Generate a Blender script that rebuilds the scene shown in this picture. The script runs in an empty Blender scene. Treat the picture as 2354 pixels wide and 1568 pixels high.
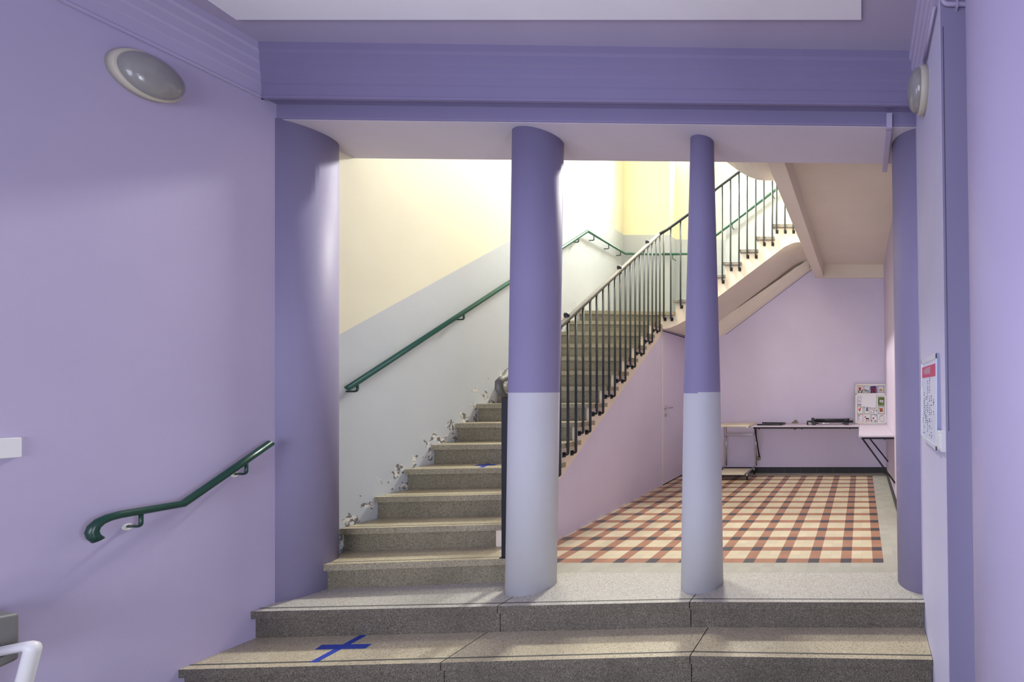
import bpy, bmesh, math, random
from mathutils import Vector, Matrix
C = bpy.context.scene
R = math.radians
random.seed(7)

# ------------------------------------------------------------------ camera
cd = bpy.data.cameras.new('camera'); cam = bpy.data.objects.new('camera', cd)
C.collection.objects.link(cam); C.camera = cam
cam.location = (0, 0, 1.4); cam.rotation_euler = (R(90), 0, 0)
cd.sensor_fit = 'HORIZONTAL'; cd.sensor_width = 36.0
cd.lens = 1002 * 36.0 / 2354
cd.shift_x = (1177 - 1980) / 2354
cd.shift_y = (893 - 784) / 2354
cd.clip_start = 0.02; cd.clip_end = 100

# ------------------------------------------------------------------ world, lights, exposure
w = bpy.data.worlds.new('world'); C.world = w; w.use_nodes = True
w.node_tree.nodes['Background'].inputs[0].default_value = (0.60, 0.68, 1.0, 1)
w.node_tree.nodes['Background'].inputs[1].default_value = 0.6
C.view_settings.view_transform = 'Standard'; C.view_settings.look = 'None'
C.view_settings.gamma = 1.0; C.view_settings.exposure = 0.42
C.view_settings.use_curve_mapping = False

def area(name, loc, rot, sx, sy, power, color, spread=180):
    l = bpy.data.lights.new(name, 'AREA'); l.shape = 'RECTANGLE'; l.size = sx; l.size_y = sy
    l.energy = power; l.color = color; l.spread = R(spread)
    o = bpy.data.objects.new(name, l); C.collection.objects.link(o)
    o.location = loc; o.rotation_euler = rot
    return o
# daylight through the tall stair window in the recess of the back wall
area('window_daylight', (-2.71, 7.42, 5.78), (R(-58), 0, 0), 0.75, 0.75, 225, (1.0, 0.99, 0.93), 130)
# daylight through the high window in the left stairwell wall
area('high_window_daylight', (-3.86, 5.0, 6.40), (0, R(-52), 0), 0.5, 1.1, 170, (1.0, 1.0, 0.95), 105)
# cool daylight through the entrance doors behind the viewer; the two side lights are added fill
area('entrance_daylight', (-1.4, -2.85, 1.15), (R(90), 0, 0), 3.2, 2.2, 92, (0.85, 0.88, 1.0))
area('left_side_fill', (-3.78, -0.2, 1.0), (0, R(-90), 0), 2.0, 1.2, 36, (0.74, 0.76, 1.0))
area('right_side_fill', (1.55, 0.1, 0.8), (0, R(90), 0), 1.7, 1.2, 62, (0.80, 0.86, 1.0))

# ------------------------------------------------------------------ colour + materials
def lin(c):
    return tuple(((v / 255) / 12.92 if v / 255 <= 0.04045 else ((v / 255 + 0.055) / 1.055) ** 2.4) for v in c)
class NT:
    def __init__(s, name):
        s.m = bpy.data.materials.new(name); s.m.use_nodes = True
        s.t = s.m.node_tree; s.n = s.t.nodes; s.b = s.n['Principled BSDF']
    def new(s, t, **k):
        n = s.n.new(t)
        for a, v in k.items(): setattr(n, a, v)
        return n
    def link(s, a, b): s.t.links.new(a, b)
    def put(s, v, sock):
        if isinstance(v, (int, float, tuple)): sock.default_value = v
        else: s.link(v, sock)
    def math(s, op, a, b=0.0, c=None, clamp=False):
        n = s.new('ShaderNodeMath', operation=op); n.use_clamp = clamp
        s.put(a, n.inputs[0]); s.put(b, n.inputs[1])
        if c is not None: s.put(c, n.inputs[2])
        return n.outputs[0]
    def mix(s, f, a, b, mode='MIX'):
        n = s.new('ShaderNodeMix', data_type='RGBA', blend_type=mode)
        s.put(f, n.inputs[0])
        s.put(a + (1,) if isinstance(a, tuple) and len(a) == 3 else a, n.inputs[6])
        s.put(b + (1,) if isinstance(b, tuple) and len(b) == 3 else b, n.inputs[7])
        return n.outputs[2]
    def pos(s):
        g = s.new('ShaderNodeNewGeometry'); x = s.new('ShaderNodeSeparateXYZ')
        s.link(g.outputs['Position'], x.inputs[0]); s.P = g.outputs['Position']
        return x.outputs[0], x.outputs[1], x.outputs[2]
    def noise(s, scale, detail=3, rough=0.5, vec=None):
        n = s.new('ShaderNodeTexNoise'); n.inputs['Scale'].default_value = scale
        n.inputs['Detail'].default_value = detail; n.inputs['Roughness'].default_value = rough
        if vec is not None: s.link(vec, n.inputs['Vector'])
        return n.outputs[0]
    def bump(s, h, dist, strength=1.0):
        n = s.new('ShaderNodeBump'); n.inputs['Strength'].default_value = strength
        n.inputs['Distance'].default_value = dist
        s.link(h, n.inputs['Height']); s.link(n.outputs[0], s.b.inputs['Normal'])
    def color(s, c): s.put(c + (1,) if isinstance(c, tuple) and len(c) == 3 else c, s.b.inputs['Base Color'])
    def rough(s, r): s.put(r, s.b.inputs['Roughness'])

def plain(name, c, rough=0.5, metal=0.0, spec=0.5):
    m = NT(name); m.color(lin(c)); m.rough(rough)
    m.b.inputs['Metallic'].default_value = metal
    m.b.inputs['Specular IOR Level'].default_value = spec
    return m.m

def finish_paint(m, col, rough=0.55):
    """slight blotches and roller texture on a painted plaster wall"""
    if not hasattr(m, 'P'): m.pos()
    n1 = m.noise(1.6, 4, 0.6, m.P)
    n2 = m.noise(60, 2, 0.5, m.P)
    f = m.math('MULTIPLY_ADD', n1, 0.16, 0.92)
    n = m.new('ShaderNodeVectorMath', operation='SCALE')
    m.link(col, n.inputs[0]); m.link(f, n.inputs['Scale'])
    m.color(n.outputs[0]); m.rough(rough); m.b.inputs['Specular IOR Level'].default_value = 0.3
    m.bump(n2, 0.0006, 0.5)

def rgbnode(m, c):
    n = m.new('ShaderNodeRGB'); n.outputs[0].default_value = lin(c) + (1,); return n.outputs[0]

def paint(name, c, rough=0.55):
    m = NT(name); m.pos(); finish_paint(m, rgbnode(m, c), rough); return m.m

VIOLET = (178, 169, 197); LILAC = (222, 213, 234); GREY = (196, 201, 203)
YELLOW = (229, 225, 200); CREAM = (236, 225, 207)

M = {}
M['violet'] = paint('lavender wall paint', VIOLET, 0.5)
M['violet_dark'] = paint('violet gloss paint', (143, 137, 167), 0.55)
M['soffit'] = paint('lit lilac soffit paint', (204, 196, 208))  # underside of the violet beam; the light on it is put into the colour
M['lintel'] = paint('shaded violet lintel paint', (132, 125, 158), 0.5)  # violet darkened in the colour so the front reads as shaded
M['ceiling'] = paint('lavender ceiling paint', (176, 167, 190))
M['panel'] = paint('pale grey ceiling panel', (236, 233, 238), 0.6)
M['cream'] = paint('cream paint', CREAM)
M['creamwhite'] = paint('bright cream paint', (238, 230, 216))
M['lilac'] = paint('lilac wall paint', LILAC)
M['white_wall'] = paint('white upper wall', (238, 236, 228))

def chips(m, col, above, width, seed=0.0):
    """paint flaked off to plaster in a band just above the steps; above = height over the nosing line"""
    vm = m.new('ShaderNodeVectorMath', operation='ADD'); m.link(m.P, vm.inputs[0]); vm.inputs[1].default_value = (seed, seed, seed)
    n = m.noise(9, 5, 0.65, vm.outputs[0])
    fall = m.math('DIVIDE', above, width, clamp=True)
    thr = m.math('MULTIPLY_ADD', fall, 0.26, 0.53)
    mask = m.math('GREATER_THAN', n, thr)
    n3 = m.noise(30, 3, 0.5, m.P)
    plaster = m.mix(m.math('GREATER_THAN', n3, 0.5), lin((120, 120, 116)), lin((226, 222, 212)))
    return m.mix(mask, col, plaster)

# left stairwell wall: grey dado that climbs with the flight, yellow above
m = NT('stairwell paint left wall'); x, y, z = m.pos()
line = m.math('MINIMUM', m.math('MULTIPLY_ADD', y, 0.7725, 1.805 - 0.7725 * 3.248), 3.955)
up = m.math('GREATER_THAN', z, line)
col = m.mix(up, lin(GREY), lin(YELLOW))
nos = m.math('MINIMUM', m.math('MULTIPLY_ADD', y, 0.7553, 0.1775 - 0.7553 * 3.0), 2.485)
col = chips(m, col, m.math('SUBTRACT', z, nos), 0.30)
vs_ = m.new('ShaderNodeTexVoronoi'); vs_.inputs['Scale'].default_value = 3.2; m.link(m.P, vs_.inputs['Vector'])
col = m.mix(m.math('LESS_THAN', vs_.outputs['Distance'], m.math('MULTIPLY', m.noise(40, 2, 0.5, m.P), 0.045)), col, lin((140, 124, 100)))
finish_paint(m, col); M['stair_left'] = m.m
# back wall, flat dado
m = NT('stairwell paint back wall'); x, y, z = m.pos()
col = m.mix(m.math('GREATER_THAN', z, 3.947), lin((184, 190, 192)), lin((232, 228, 194)))
col = m.mix(m.math('GREATER_THAN', z, 2.40), lin(LILAC), col)
finish_paint(m, col); M['stair_back'] = m.m
# back wall behind the upper flight and the ground floor room
m = NT('stairwell paint back wall beside upper flight'); x, y, z = m.pos()
dado = m.math('MULTIPLY_ADD', x, 0.755, 4.47 + 0.755 * 2.25)
col = m.mix(m.math('GREATER_THAN', z, dado), lin((184, 190, 192)), lin((232, 228, 194)))
thrA = m.math('MULTIPLY_ADD', x, 0.755, 2.714 + 0.755 * 2.017)
right = m.math('GREATER_THAN', x, -0.765)
capA = m.math('MINIMUM', thrA, 3.75)
topline = m.math('ADD', m.math('MULTIPLY', capA, m.math('SUBTRACT', 1.0, right)), m.math('MULTIPLY', 3.60, right))
col = m.mix(m.math('GREATER_THAN', z, topline), lin(CREAM), col)
lowline = m.math('ADD', m.math('MULTIPLY', m.math('SUBTRACT', thrA, 0.235), m.math('SUBTRACT', 1.0, right)), m.math('MULTIPLY', 3.225, right))
col = m.mix(m.math('GREATER_THAN', z, lowline), lin(LILAC), col)
d = m.math('ABSOLUTE', m.math('SUBTRACT', z, m.math('SUBTRACT', lowline, 0.012)))
seam = m.math('MULTIPLY', m.math('LESS_THAN', d, 0.006), m.math('SUBTRACT', 1.0, right))
col = m.mix(seam, col, lin((120, 104, 140)))
finish_paint(m, col); M['stair_back_right'] = m.m
# wall and stringer face under the first flight
m = NT('stringer and lilac under stair wall'); x, y, z = m.pos()
ln = m.math('MULTIPLY_ADD', y, 0.735, 0.561 - 0.735 * 4.06)
col = m.mix(m.math('GREATER_THAN', z, ln), lin(LILAC), lin((238, 226, 206)))
n = m.noise(14, 4, 0.6, m.P)
ch = m.math('MULTIPLY', m.math('GREATER_THAN', n, 0.56), m.math('LESS_THAN', z, 0.028))
col = m.mix(ch, col, lin((232, 228, 226)))
finish_paint(m, col); M['under_stair'] = m.m
# right wall
m = NT('right wall paint'); x, y, z = m.pos()
col = m.mix(m.math('GREATER_THAN', y, 3.3), lin((198, 195, 218)), lin((212, 198, 216)))
finish_paint(m, col); M['right_wall'] = m.m
# columns: violet above, pale grey below
def column_mat(name, split, step=None):
    m = NT(name); x, y, z = m.pos()
    s = split
    if step: s = m.math('ADD', split, m.math('MULTIPLY', m.math('GREATER_THAN', x, step), 0.008))
    col = m.mix(m.math('GREATER_THAN', z, s), lin((194, 195, 201)), lin((138, 132, 166)))
    finish_paint(m, col, 0.65); return m.m
M['column'] = column_mat('two tone column paint', 1.371)
M['column_step'] = column_mat('two tone column paint with stepped edge', 1.366, -1.12)

# terrazzo: one stone; lit tops and shaded risers painted in as separate tones
def terrazzo(name, base, dark, light, yellow=None, dirty=True):
    m = NT(name); x, y, z = m.pos()
    v = m.new('ShaderNodeTexVoronoi'); v.inputs['Scale'].default_value = 240; m.link(m.P, v.inputs['Vector'])
    sp = m.new('ShaderNodeSeparateColor'); m.link(v.outputs['Color'], sp.inputs[0])
    big = m.noise(2.2, 4, 0.6, m.P)
    fine = m.noise(210, 2, 0.6, m.P)
    col = m.mix(m.math('GREATER_THAN', sp.outputs[0], 0.80), lin(base), lin(light))
    col = m.mix(m.math('GREATER_THAN', sp.outputs[1], 0.86), col, lin(dark))
    col = m.mix(m.math('MULTIPLY', fine, 0.35), col, lin(dark))
    if dirty:
        st = m.math('MULTIPLY_ADD', big, 2.4, -1.0, clamp=True)
        col = m.mix(m.math('MULTIPLY', st, 0.6), col, lin(dark))
    m.color(col); m.rough(0.38); m.b.inputs['Specular IOR Level'].default_value = 0.4
    m.bump(fine, 0.0008, 0.4)
    return m.m
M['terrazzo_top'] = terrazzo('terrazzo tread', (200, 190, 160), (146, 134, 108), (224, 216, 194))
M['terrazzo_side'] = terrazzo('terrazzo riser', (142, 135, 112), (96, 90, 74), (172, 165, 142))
M['terrazzo_grimy_shaded'] = terrazzo('grimy shaded terrazzo riser', (112, 106, 94), (70, 66, 58), (146, 140, 126))  # grime, plus a darker base painting in weaker light low down
M['terrazzo_nose'] = terrazzo('terrazzo nosing', (168, 160, 134), (120, 112, 92), (198, 190, 166))
M['terrazzo_mid'] = terrazzo('grey terrazzo tread end', (158, 155, 146), (104, 100, 92), (188, 184, 174))
M['terrazzo_pale'] = terrazzo('pale terrazzo', (196, 193, 182), (140, 136, 124), (222, 218, 208), dirty=False)
M['groove'] = plain('dark inlay strip', (78, 78, 72), 0.6)

# checked tile floor: cream squares, brown bands, charcoal crossings, grey border
m = NT('checked ceramic tile floor'); x, y, z = m.pos()
P_ = 0.2615
u = m.math('DIVIDE', m.math('SUBTRACT', 0.180, x), P_)
v = m.math('DIVIDE', m.math('SUBTRACT', y, 3.50), P_)
fu = m.math('FRACT', u); fv = m.math('FRACT', v)
bu = m.math('LESS_THAN', fu, 0.333); bv = m.math('LESS_THAN', fv, 0.333)
band = m.math('MAXIMUM', bu, bv); cross = m.math('MULTIPLY', bu, bv)
wn = m.new('ShaderNodeTexWhiteNoise', noise_dimensions='2D')
cv = m.new('ShaderNodeCombineXYZ')
m.link(m.math('FLOOR', m.math('MULTIPLY', u, 3.0)), cv.inputs[0]); m.link(m.math('FLOOR', m.math('MULTIPLY', v, 3.0)), cv.inputs[1])
m.link(cv.outputs[0], wn.inputs[0])
vary = m.math('MULTIPLY_ADD', wn.outputs[0], 0.14, 0.93)
col = m.mix(band, lin((208, 196, 166)), lin((166, 121, 95)))
col = m.mix(cross, col, lin((74, 72, 74)))
tu = m.math('FRACT', m.math('MULTIPLY', u, 3.0)); tv = m.math('FRACT', m.math('MULTIPLY', v, 3.0))
def edge(t, wd): return m.math('MAXIMUM', m.math('LESS_THAN', t, wd), m.math('GREATER_THAN', t, 1 - wd))
grout = m.math('MAXIMUM', edge(tu, 0.010), edge(tv, 0.010))
inside = m.math('MULTIPLY', m.math('GREATER_THAN', u, 0.0), m.math('MULTIPLY', m.math('GREATER_THAN', v, 0.0), m.math('LESS_THAN', v, 13.333)))
gu = m.math('FRACT', m.math('DIVIDE', x, 0.14)); gv = m.math('FRACT', m.math('DIVIDE', m.math('SUBTRACT', y, 3.316), 0.184))
ggrout = m.math('MAXIMUM', edge(gu, 0.008), edge(gv, 0.006))
bord = m.mix(m.math('MULTIPLY', ggrout, 0.25), lin((176, 174, 160)), lin((100, 96, 88)))
col = m.mix(m.math('MULTIPLY', grout, 0.30), col, lin((120, 92, 70)))
col = m.mix(inside, bord, col)
sc = m.new('ShaderNodeVectorMath', operation='SCALE'); m.link(col, sc.inputs[0]); m.link(vary, sc.inputs['Scale'])
m.color(sc.outputs[0]); m.rough(m.math('MULTIPLY_ADD', m.noise(6, 3, 0.5, m.P), 0.25, 0.25))
M['tiles'] = m.m
m = NT('charcoal skirting tile'); x, y, z = m.pos()
t = m.math('FRACT', m.math('DIVIDE', m.math('ADD', x, y), 0.27))
col = m.mix(m.math('LESS_THAN', t, 0.012), lin((48, 48, 50)), lin((110, 106, 104)))
m.color(col); m.rough(0.55); M['skirting'] = m.m

M['green'] = plain('dark green gloss paint', (18, 62, 50), 0.28, 0.0, 0.6)
M['green_pale'] = plain('green handrail paint', (44, 96, 78), 0.28, 0.0, 0.6)
M['black'] = plain('black satin metal', (26, 30, 34), 0.38, 0.0, 0.5)
M['bar'] = plain('dark grey blue baluster paint', (34, 44, 46), 0.40, 0.0, 0.5)
M['steel'] = plain('brushed aluminium rail', (104, 102, 92), 0.6, 0.3)
M['chrome'] = plain('chrome tube', (190, 188, 190), 0.16, 1.0)
M['matte_black'] = plain('matte black', (16, 16, 18), 0.7)
M['rubber'] = plain('black rubber', (28, 26, 28), 0.8)
M['laminate'] = plain('pale lilac laminate', (206, 194, 206), 0.42)
M['ivory'] = plain('ivory laminate', (232, 222, 190), 0.45)
M['white_plastic'] = plain('white plastic', (222, 222, 222), 0.4)
M['warm_plastic'] = plain('off white fitting plastic', (190, 184, 168), 0.45)
M['board_white'] = plain('glossy white board', (220, 226, 238), 0.22)
M['alu'] = plain('pale aluminium frame', (214, 218, 226), 0.4, 0.2)
M['alu_side'] = plain('blue grey frame side', (150, 152, 186), 0.45)
M['red'] = plain('rose red print', (192, 66, 104), 0.5)
M['ink'] = plain('dark marker ink', (44, 48, 62), 0.6)
M['tape'] = plain('blue adhesive tape', (40, 66, 168), 0.5)
M['plaster'] = plain('bare broken plaster', (150, 138, 116), 0.9)
M['paper'] = plain('white paper', (226, 226, 226), 0.7)
M['frame_white'] = plain('white board frame', (234, 232, 224), 0.6)
M['art_paper'] = plain('off white drawing paper', (214, 214, 220), 0.75)
for k, c in dict(a_red=(206, 74, 74), a_pink=(216, 110, 130), a_green=(88, 112, 62), a_leaf=(128, 146, 84), a_blue=(62, 78, 156), a_yellow=(226, 168, 60),
                 a_orange=(214, 124, 66), a_dark=(54, 52, 78), a_violet=(120, 96, 150), a_deep=(48, 74, 58)).items():
    M[k] = plain('crayon ' + k[2:], c, 0.8)
# frosted ribbed glass of the wall lights (lamps are off)
m = NT('frosted grey glass'); m.pos(); m.color(lin((168, 166, 164))); m.rough(0.22)
m.b.inputs['Transmission Weight'].default_value = 0.35; m.b.inputs['Coat Weight'].default_value = 0.5
m.bump(m.noise(90, 2, 0.5, m.P), 0.0015, 0.5); M['glass'] = m.m
m = NT('window pane'); m.color((0.9, 0.95, 1.0)); m.rough(0.03); m.b.inputs['Transmission Weight'].default_value = 1.0
m.b.inputs['IOR'].default_value = 1.01; M['pane'] = m.m
M['grey_plastic'] = plain('worn grey metal case', (112, 112, 110), 0.5)
M['dark_plastic'] = plain('dark case side', (60, 58, 74), 0.5)

# ------------------------------------------------------------------ mesh helpers
class MB:
    def __init__(s): s.bm = bmesh.new(); s.mi = 0
    def mat(s, i): s.mi = i; return s
    def face(s, vs):
        try: f = s.bm.faces.new(vs); f.material_index = s.mi; return f
        except ValueError: return None
    def hexa(s, p):
        """p: 4 bottom + 4 top points, counter-clockwise from above"""
        v = [s.bm.verts.new(q) for q in p]
        for q in ((3, 2, 1, 0), (4, 5, 6, 7), (0, 1, 5, 4), (1, 2, 6, 5), (2, 3, 7, 6), (3, 0, 4, 7)): s.face([v[i] for i in q])
        return s
    def box(s, x0, x1, y0, y1, z0, z1):
        return s.hexa([(x0, y0, z0), (x1, y0, z0), (x1, y1, z0), (x0, y1, z0), (x0, y0, z1), (x1, y0, z1), (x1, y1, z1), (x0, y1, z1)])
    def plan(s, pts, z0, z1, side=None):
        """prism over a plan polygon; z0/z1 numbers"""
        a = [s.bm.verts.new((x, y, z0)) for x, y in pts]; b = [s.bm.verts.new((x, y, z1)) for x, y in pts]
        n = len(pts); s.face(b)
        if side is not None: s.mi = side
        s.face(a[::-1])
        for i in range(n): s.face([a[i], a[(i + 1) % n], b[(i + 1) % n], b[i]])
        return s
    def loft(s, A, B, cap=True):
        """skin between two matching closed rings of points"""
        a = [s.bm.verts.new(p) for p in A]; b = [s.bm.verts.new(p) for p in B]; n = len(A)
        for i in range(n): s.face([a[i], a[(i + 1) % n], b[(i + 1) % n], b[i]])
        if cap: s.face(a[::-1]); s.face(b)
        return s
    def rings(s, rings, cap=True):
        vs = [[s.bm.verts.new(p) for p in r] for r in rings]; n = len(rings[0])
        for a, b in zip(vs, vs[1:]):
            for i in range(n): s.face([a[i], a[(i + 1) % n], b[(i + 1) % n], b[i]])
        if cap: s.face(vs[0][::-1]); s.face(vs[-1])
        return s
    def tube(s, path, r, n=10, flat=1.0):
        P = [Vector(p) for p in path]; rr = r if isinstance(r, (list, tuple)) else [r] * len(P)
        T = []
        for i in range(len(P)):
            a = P[max(i - 1, 0)]; b = P[min(i + 1, len(P) - 1)]
            if 0 < i < len(P) - 1: T.append(((P[i] - a).normalized() + (b - P[i]).normalized()).normalized())
            else: T.append((b - a).normalized())
        up = Vector((0, 0, 1)) if abs(T[0].z) < 0.9 else Vector((1, 0, 0))
        N = (up - T[0] * up.dot(T[0])).normalized(); rings = []
        for i, (p, t) in enumerate(zip(P, T)):
            N = (N - t * N.dot(t)).normalized(); Bn = t.cross(N)
            k = 1.0
            if 0 < i < len(P) - 1:
                d = (P[i] - P[i - 1]).normalized(); k = 1.0 / max(0.6, abs(d.dot(t)))
            rings.append([p + (N * math.cos(2 * math.pi * j / n) * flat + Bn * math.sin(2 * math.pi * j / n)) * rr[i] for j in range(n)])
        return s.rings(rings)
    def lathe(s, prof, c, ax, n=32):
        """prof: (radius, height) list about centre c along axis ax"""
        ax = Vector(ax).normalized(); c = Vector(c)
        u = ax.orthogonal().normalized(); v = ax.cross(u)
        rg = [[c + ax * h + (u * math.cos(2 * math.pi * j / n) + v * math.sin(2 * math.pi * j / n)) * max(r, 1e-4) for j in range(n)] for r, h in prof]
        return s.rings(rg)
def build(name, mb, mats, parent=None, smooth=False, bevel=0, loc=None):
    me = bpy.data.meshes.new(name)
    bmesh.ops.recalc_face_normals(mb.bm, faces=mb.bm.faces[:])
    if smooth:
        for f in mb.bm.faces: f.smooth = len(f.verts) <= 4
    mb.bm.to_mesh(me); mb.bm.free()
    for m in (mats if isinstance(mats, (list, tuple)) else [mats]): me.materials.append(M[m])
    o = bpy.data.objects.new(name, me); C.collection.objects.link(o)
    if parent is not None:
        o.parent = parent; o.matrix_parent_inverse = Matrix.Translation(-Vector(parent.location))
    if bevel:
        b = o.modifiers.new('bevel', 'BEVEL'); b.width = bevel; b.segments = 3; b.limit_method = 'ANGLE'; b.angle_limit = R(40)
    return o
def tag(o, label, cat, group=None):
    o['label'] = label; o['category'] = cat
    if group: o['group'] = group
    return o
def thing(name, label, cat, loc, group=None):
    o = bpy.data.objects.new(name, None); C.collection.objects.link(o); o.location = loc; o.empty_display_size = 0.1
    return tag(o, label, cat, group)
def struct(name, mb, mats, parent=None, **k):
    o = build(name, mb, mats, parent, **k)
    if parent is None: o['kind'] = 'structure'
    return o
def arc(c, r, a0, a1, n, u, v):
    c = Vector(c); u = Vector(u); v = Vector(v)
    return [c + (u * math.cos(R(a0 + (a1 - a0) * i / n)) + v * math.sin(R(a0 + (a1 - a0) * i / n))) * r for i in range(n + 1)]
def fillet(path, rad, n=5):
    """round the inner corners of a polyline"""
    P = [Vector(p) for p in path]; out = [P[0]]
    for i in range(1, len(P) - 1):
        a = (P[i - 1] - P[i]); b = (P[i + 1] - P[i]); d = min(rad, a.length * 0.45, b.length * 0.45)
        p0 = P[i] + a.normalized() * d; p1 = P[i] + b.normalized() * d
        for k in range(n + 1):
            t = k / n; out.append(p0 * (1 - t) ** 2 + P[i] * 2 * t * (1 - t) + p1 * t * t)
    out.append(P[-1]); return out

# ------------------------------------------------------------------ shared layout (metres; y = depth, z = 0 on the tiled floor)
RISE, GO = 0.1775, 0.235
def Xl(y): return -3.88 - 0.0165 * (y - 3.0)          # left stairwell wall
def Xs(y): return -2.80 - 0.03 * (y - 4.0)            # face of wall / stringer under first flight
def Yk(k, x): return 3.11 + GO * (k - 1) + 0.09 * (x + 2.77)
def nose(y): return 2.485 if y > 6.165 else RISE + (y - 3.11) * RISE / GO
def lean(z): return -0.014 * z                        # the right hand wall and piers lean a little
WR = 0.415                                            # right wall at z = 0
YB = 7.23                                             # back wall
Z1 = 14 * RISE                                        # first landing
Z2 = 21 * RISE                                        # upper landing

# ------------------------------------------------------------------ structure
struct('floor', MB().plan([(-2.86, 3.316), (0.46, 3.316), (0.46, 7.3), (-2.95, 7.3)], -0.12, 0.0), 'tiles')
struct('floor_hall', MB().box(-4.1, 2.2, -3.0, 2.62, -0.50, -0.355), 'terrazzo_side')
struct('wall_left', MB().box(-4.12, -3.83, -3.0, 3.02, -0.5, 3.75), 'violet')
struct('wall_left_stairwell', MB().plan([(-4.2, 3.02), (Xl(3.02), 3.02), (Xl(7.5), 7.5), (-4.2, 7.5)], -0.2, 7.0), 'stair_left')
mb = MB()
mb.plan([(-4.05, YB), (-3.175, YB), (-3.175, 7.6), (-4.05, 7.6)], -0.12, 7.0)
mb.box(-3.175, -2.25, YB, 7.6, -0.12, Z1)
mb.box(-3.175, -2.25, 7.45, 7.6, Z1, 5.28)
mb.box(-3.175, -2.25, 7.45, 7.6, 6.35, 7.0)
struct('wall_back', mb, 'stair_back')
struct('wall_back_right', MB().box(-2.25, 0.6, YB, 7.6, -0.12, 7.0), 'stair_back_right')
# tall window high in the recess
mb = MB()
for a in ((-3.175, -3.115, 5.28, 6.35), (-2.31, -2.25, 5.28, 6.35), (-3.175, -2.25, 5.28, 5.34), (-3.175, -2.25, 6.29, 6.35), (-2.735, -2.69, 5.28, 6.35)):
    mb.box(a[0], a[1], 7.47, 7.53, a[2], a[3])
wn_ = struct('window_1', mb, 'white_plastic')
build('window_pane', MB().box(-3.12, -2.305, 7.495, 7.503, 5.33, 6.3), 'pane', wn_)
# right wall (leans slightly): room part and hall part
def lean_wall(mb, y0, y1, z0, z1, back):
    return mb.hexa([(WR + lean(z0), y0, z0), (back, y0, z0), (back, y1, z0), (WR + lean(z0), y1, z0),
                    (WR + lean(z1), y0, z1), (back, y0, z1), (back, y1, z1), (WR + lean(z1), y1, z1)])
struct('wall_right', lean_wall(MB(), 2.06, 7.3, -0.5, 3.8, 0.62), 'right_wall')
mb = MB(); mb.box(0.62, 1.7, 2.06, 2.30, -0.5, 3.8)
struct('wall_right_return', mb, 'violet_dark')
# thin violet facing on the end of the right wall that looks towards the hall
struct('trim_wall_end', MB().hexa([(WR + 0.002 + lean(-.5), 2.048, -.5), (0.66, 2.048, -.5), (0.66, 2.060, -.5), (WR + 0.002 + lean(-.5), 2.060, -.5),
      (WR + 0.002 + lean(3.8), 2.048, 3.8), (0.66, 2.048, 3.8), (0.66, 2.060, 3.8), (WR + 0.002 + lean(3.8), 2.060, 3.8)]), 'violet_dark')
struct('wall_right_hall', MB().box(1.6, 1.8, -3.0, 2.3, -0.5, 3.8), 'violet')
struct('wall_upper_right', MB().box(0.6, 0.8, 3.4, 7.6, 3.72, 7.0), 'white_wall')
mb = MB(); mb.box(-4.1, -3.2, -3.1, -2.95, -0.5, 3.75); mb.box(0.4, 1.8, -3.1, -2.95, -0.5, 3.75); mb.box(-3.2, 0.4, -3.1, -2.95, 2.9, 3.75)
struct('wall_entrance', mb, 'violet')
mb = MB()
for xx in (-3.2, -2.0, -0.8, 0.34): mb.box(xx, xx + 0.06, -3.06, -3.0, -0.355, 2.9)
mb.box(-3.2, 0.4, -3.06, -3.0, 2.84, 2.9)
struct('door_2', mb, 'white_plastic')
struct('ceiling', MB().box(-4.1, 1.8, -3.0, 2.85, 3.57, 3.85), 'ceiling')
struct('ceiling_stairwell', MB().box(-4.2, 0.8, 3.3, 7.6, 7.0, 7.2), 'white_wall')
mb = MB()
for a in ((4.30, 4.36, 6.1, 6.75), (5.64, 5.70, 6.1, 6.75), (4.36, 5.64, 6.1, 6.16), (4.36, 5.64, 6.69, 6.75)): mb.box(-3.93, -3.87, *a)
struct('window_2', mb, 'white_plastic')
for nm, xx, ya_ in (('fill_frame_left', -3.83, -0.85), ('fill_frame_right', 1.57, -0.55)):  # unseen frames made up to stand at the two added side lights
    mb = MB()
    for a in ((ya_, ya_ + .06, -.355, 2.1), (ya_ + 1.24, ya_ + 1.3, -.355, 2.1), (ya_ + .06, ya_ + 1.24, 2.04, 2.1)): mb.box(xx, xx + .03, *a)
    struct(nm, mb, 'white_plastic')
# ceiling of the ground floor room with its downstand beam
struct('ceiling_room', MB().box(-0.765, 0.45, 3.40, YB, 3.44, 3.72), 'cream')
struct('trim_1', MB().box(-0.765, -0.62, 3.40, YB, 3.228, 3.45), 'cream', bevel=0.006)
struct('trim_2', MB().box(-0.62, 0.40, YB - 0.05, YB, 3.228, 3.45), 'cream', bevel=0.006)

# lintel over the colonnade
def bf(x): return 2.935 + 0.020 * (x - 0.2)           # front line of the lintel
mb = MB()
z0, z1 = 3.17, 3.62
xl_, xr_ = -3.95, 0.40
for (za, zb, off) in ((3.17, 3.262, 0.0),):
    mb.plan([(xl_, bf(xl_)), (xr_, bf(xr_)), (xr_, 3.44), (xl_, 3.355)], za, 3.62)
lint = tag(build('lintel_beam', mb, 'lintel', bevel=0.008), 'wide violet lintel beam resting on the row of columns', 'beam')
build('soffit', MB().plan([(xl_ + .02, bf(xl_) + .012), (xr_ - .02, bf(xr_) + .012), (xr_ - .02, 3.43), (xl_ + .02, 3.345)], 3.1665, 3.172), 'soffit', lint)
# stairwell wall above the lintel
struct('wall_front_stairwell', MB().plan([(-4.2, 3.30), (0.6, 3.36), (0.6, 3.44), (-4.2, 3.355)], 3.62, 7.0), 'cream')
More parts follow.
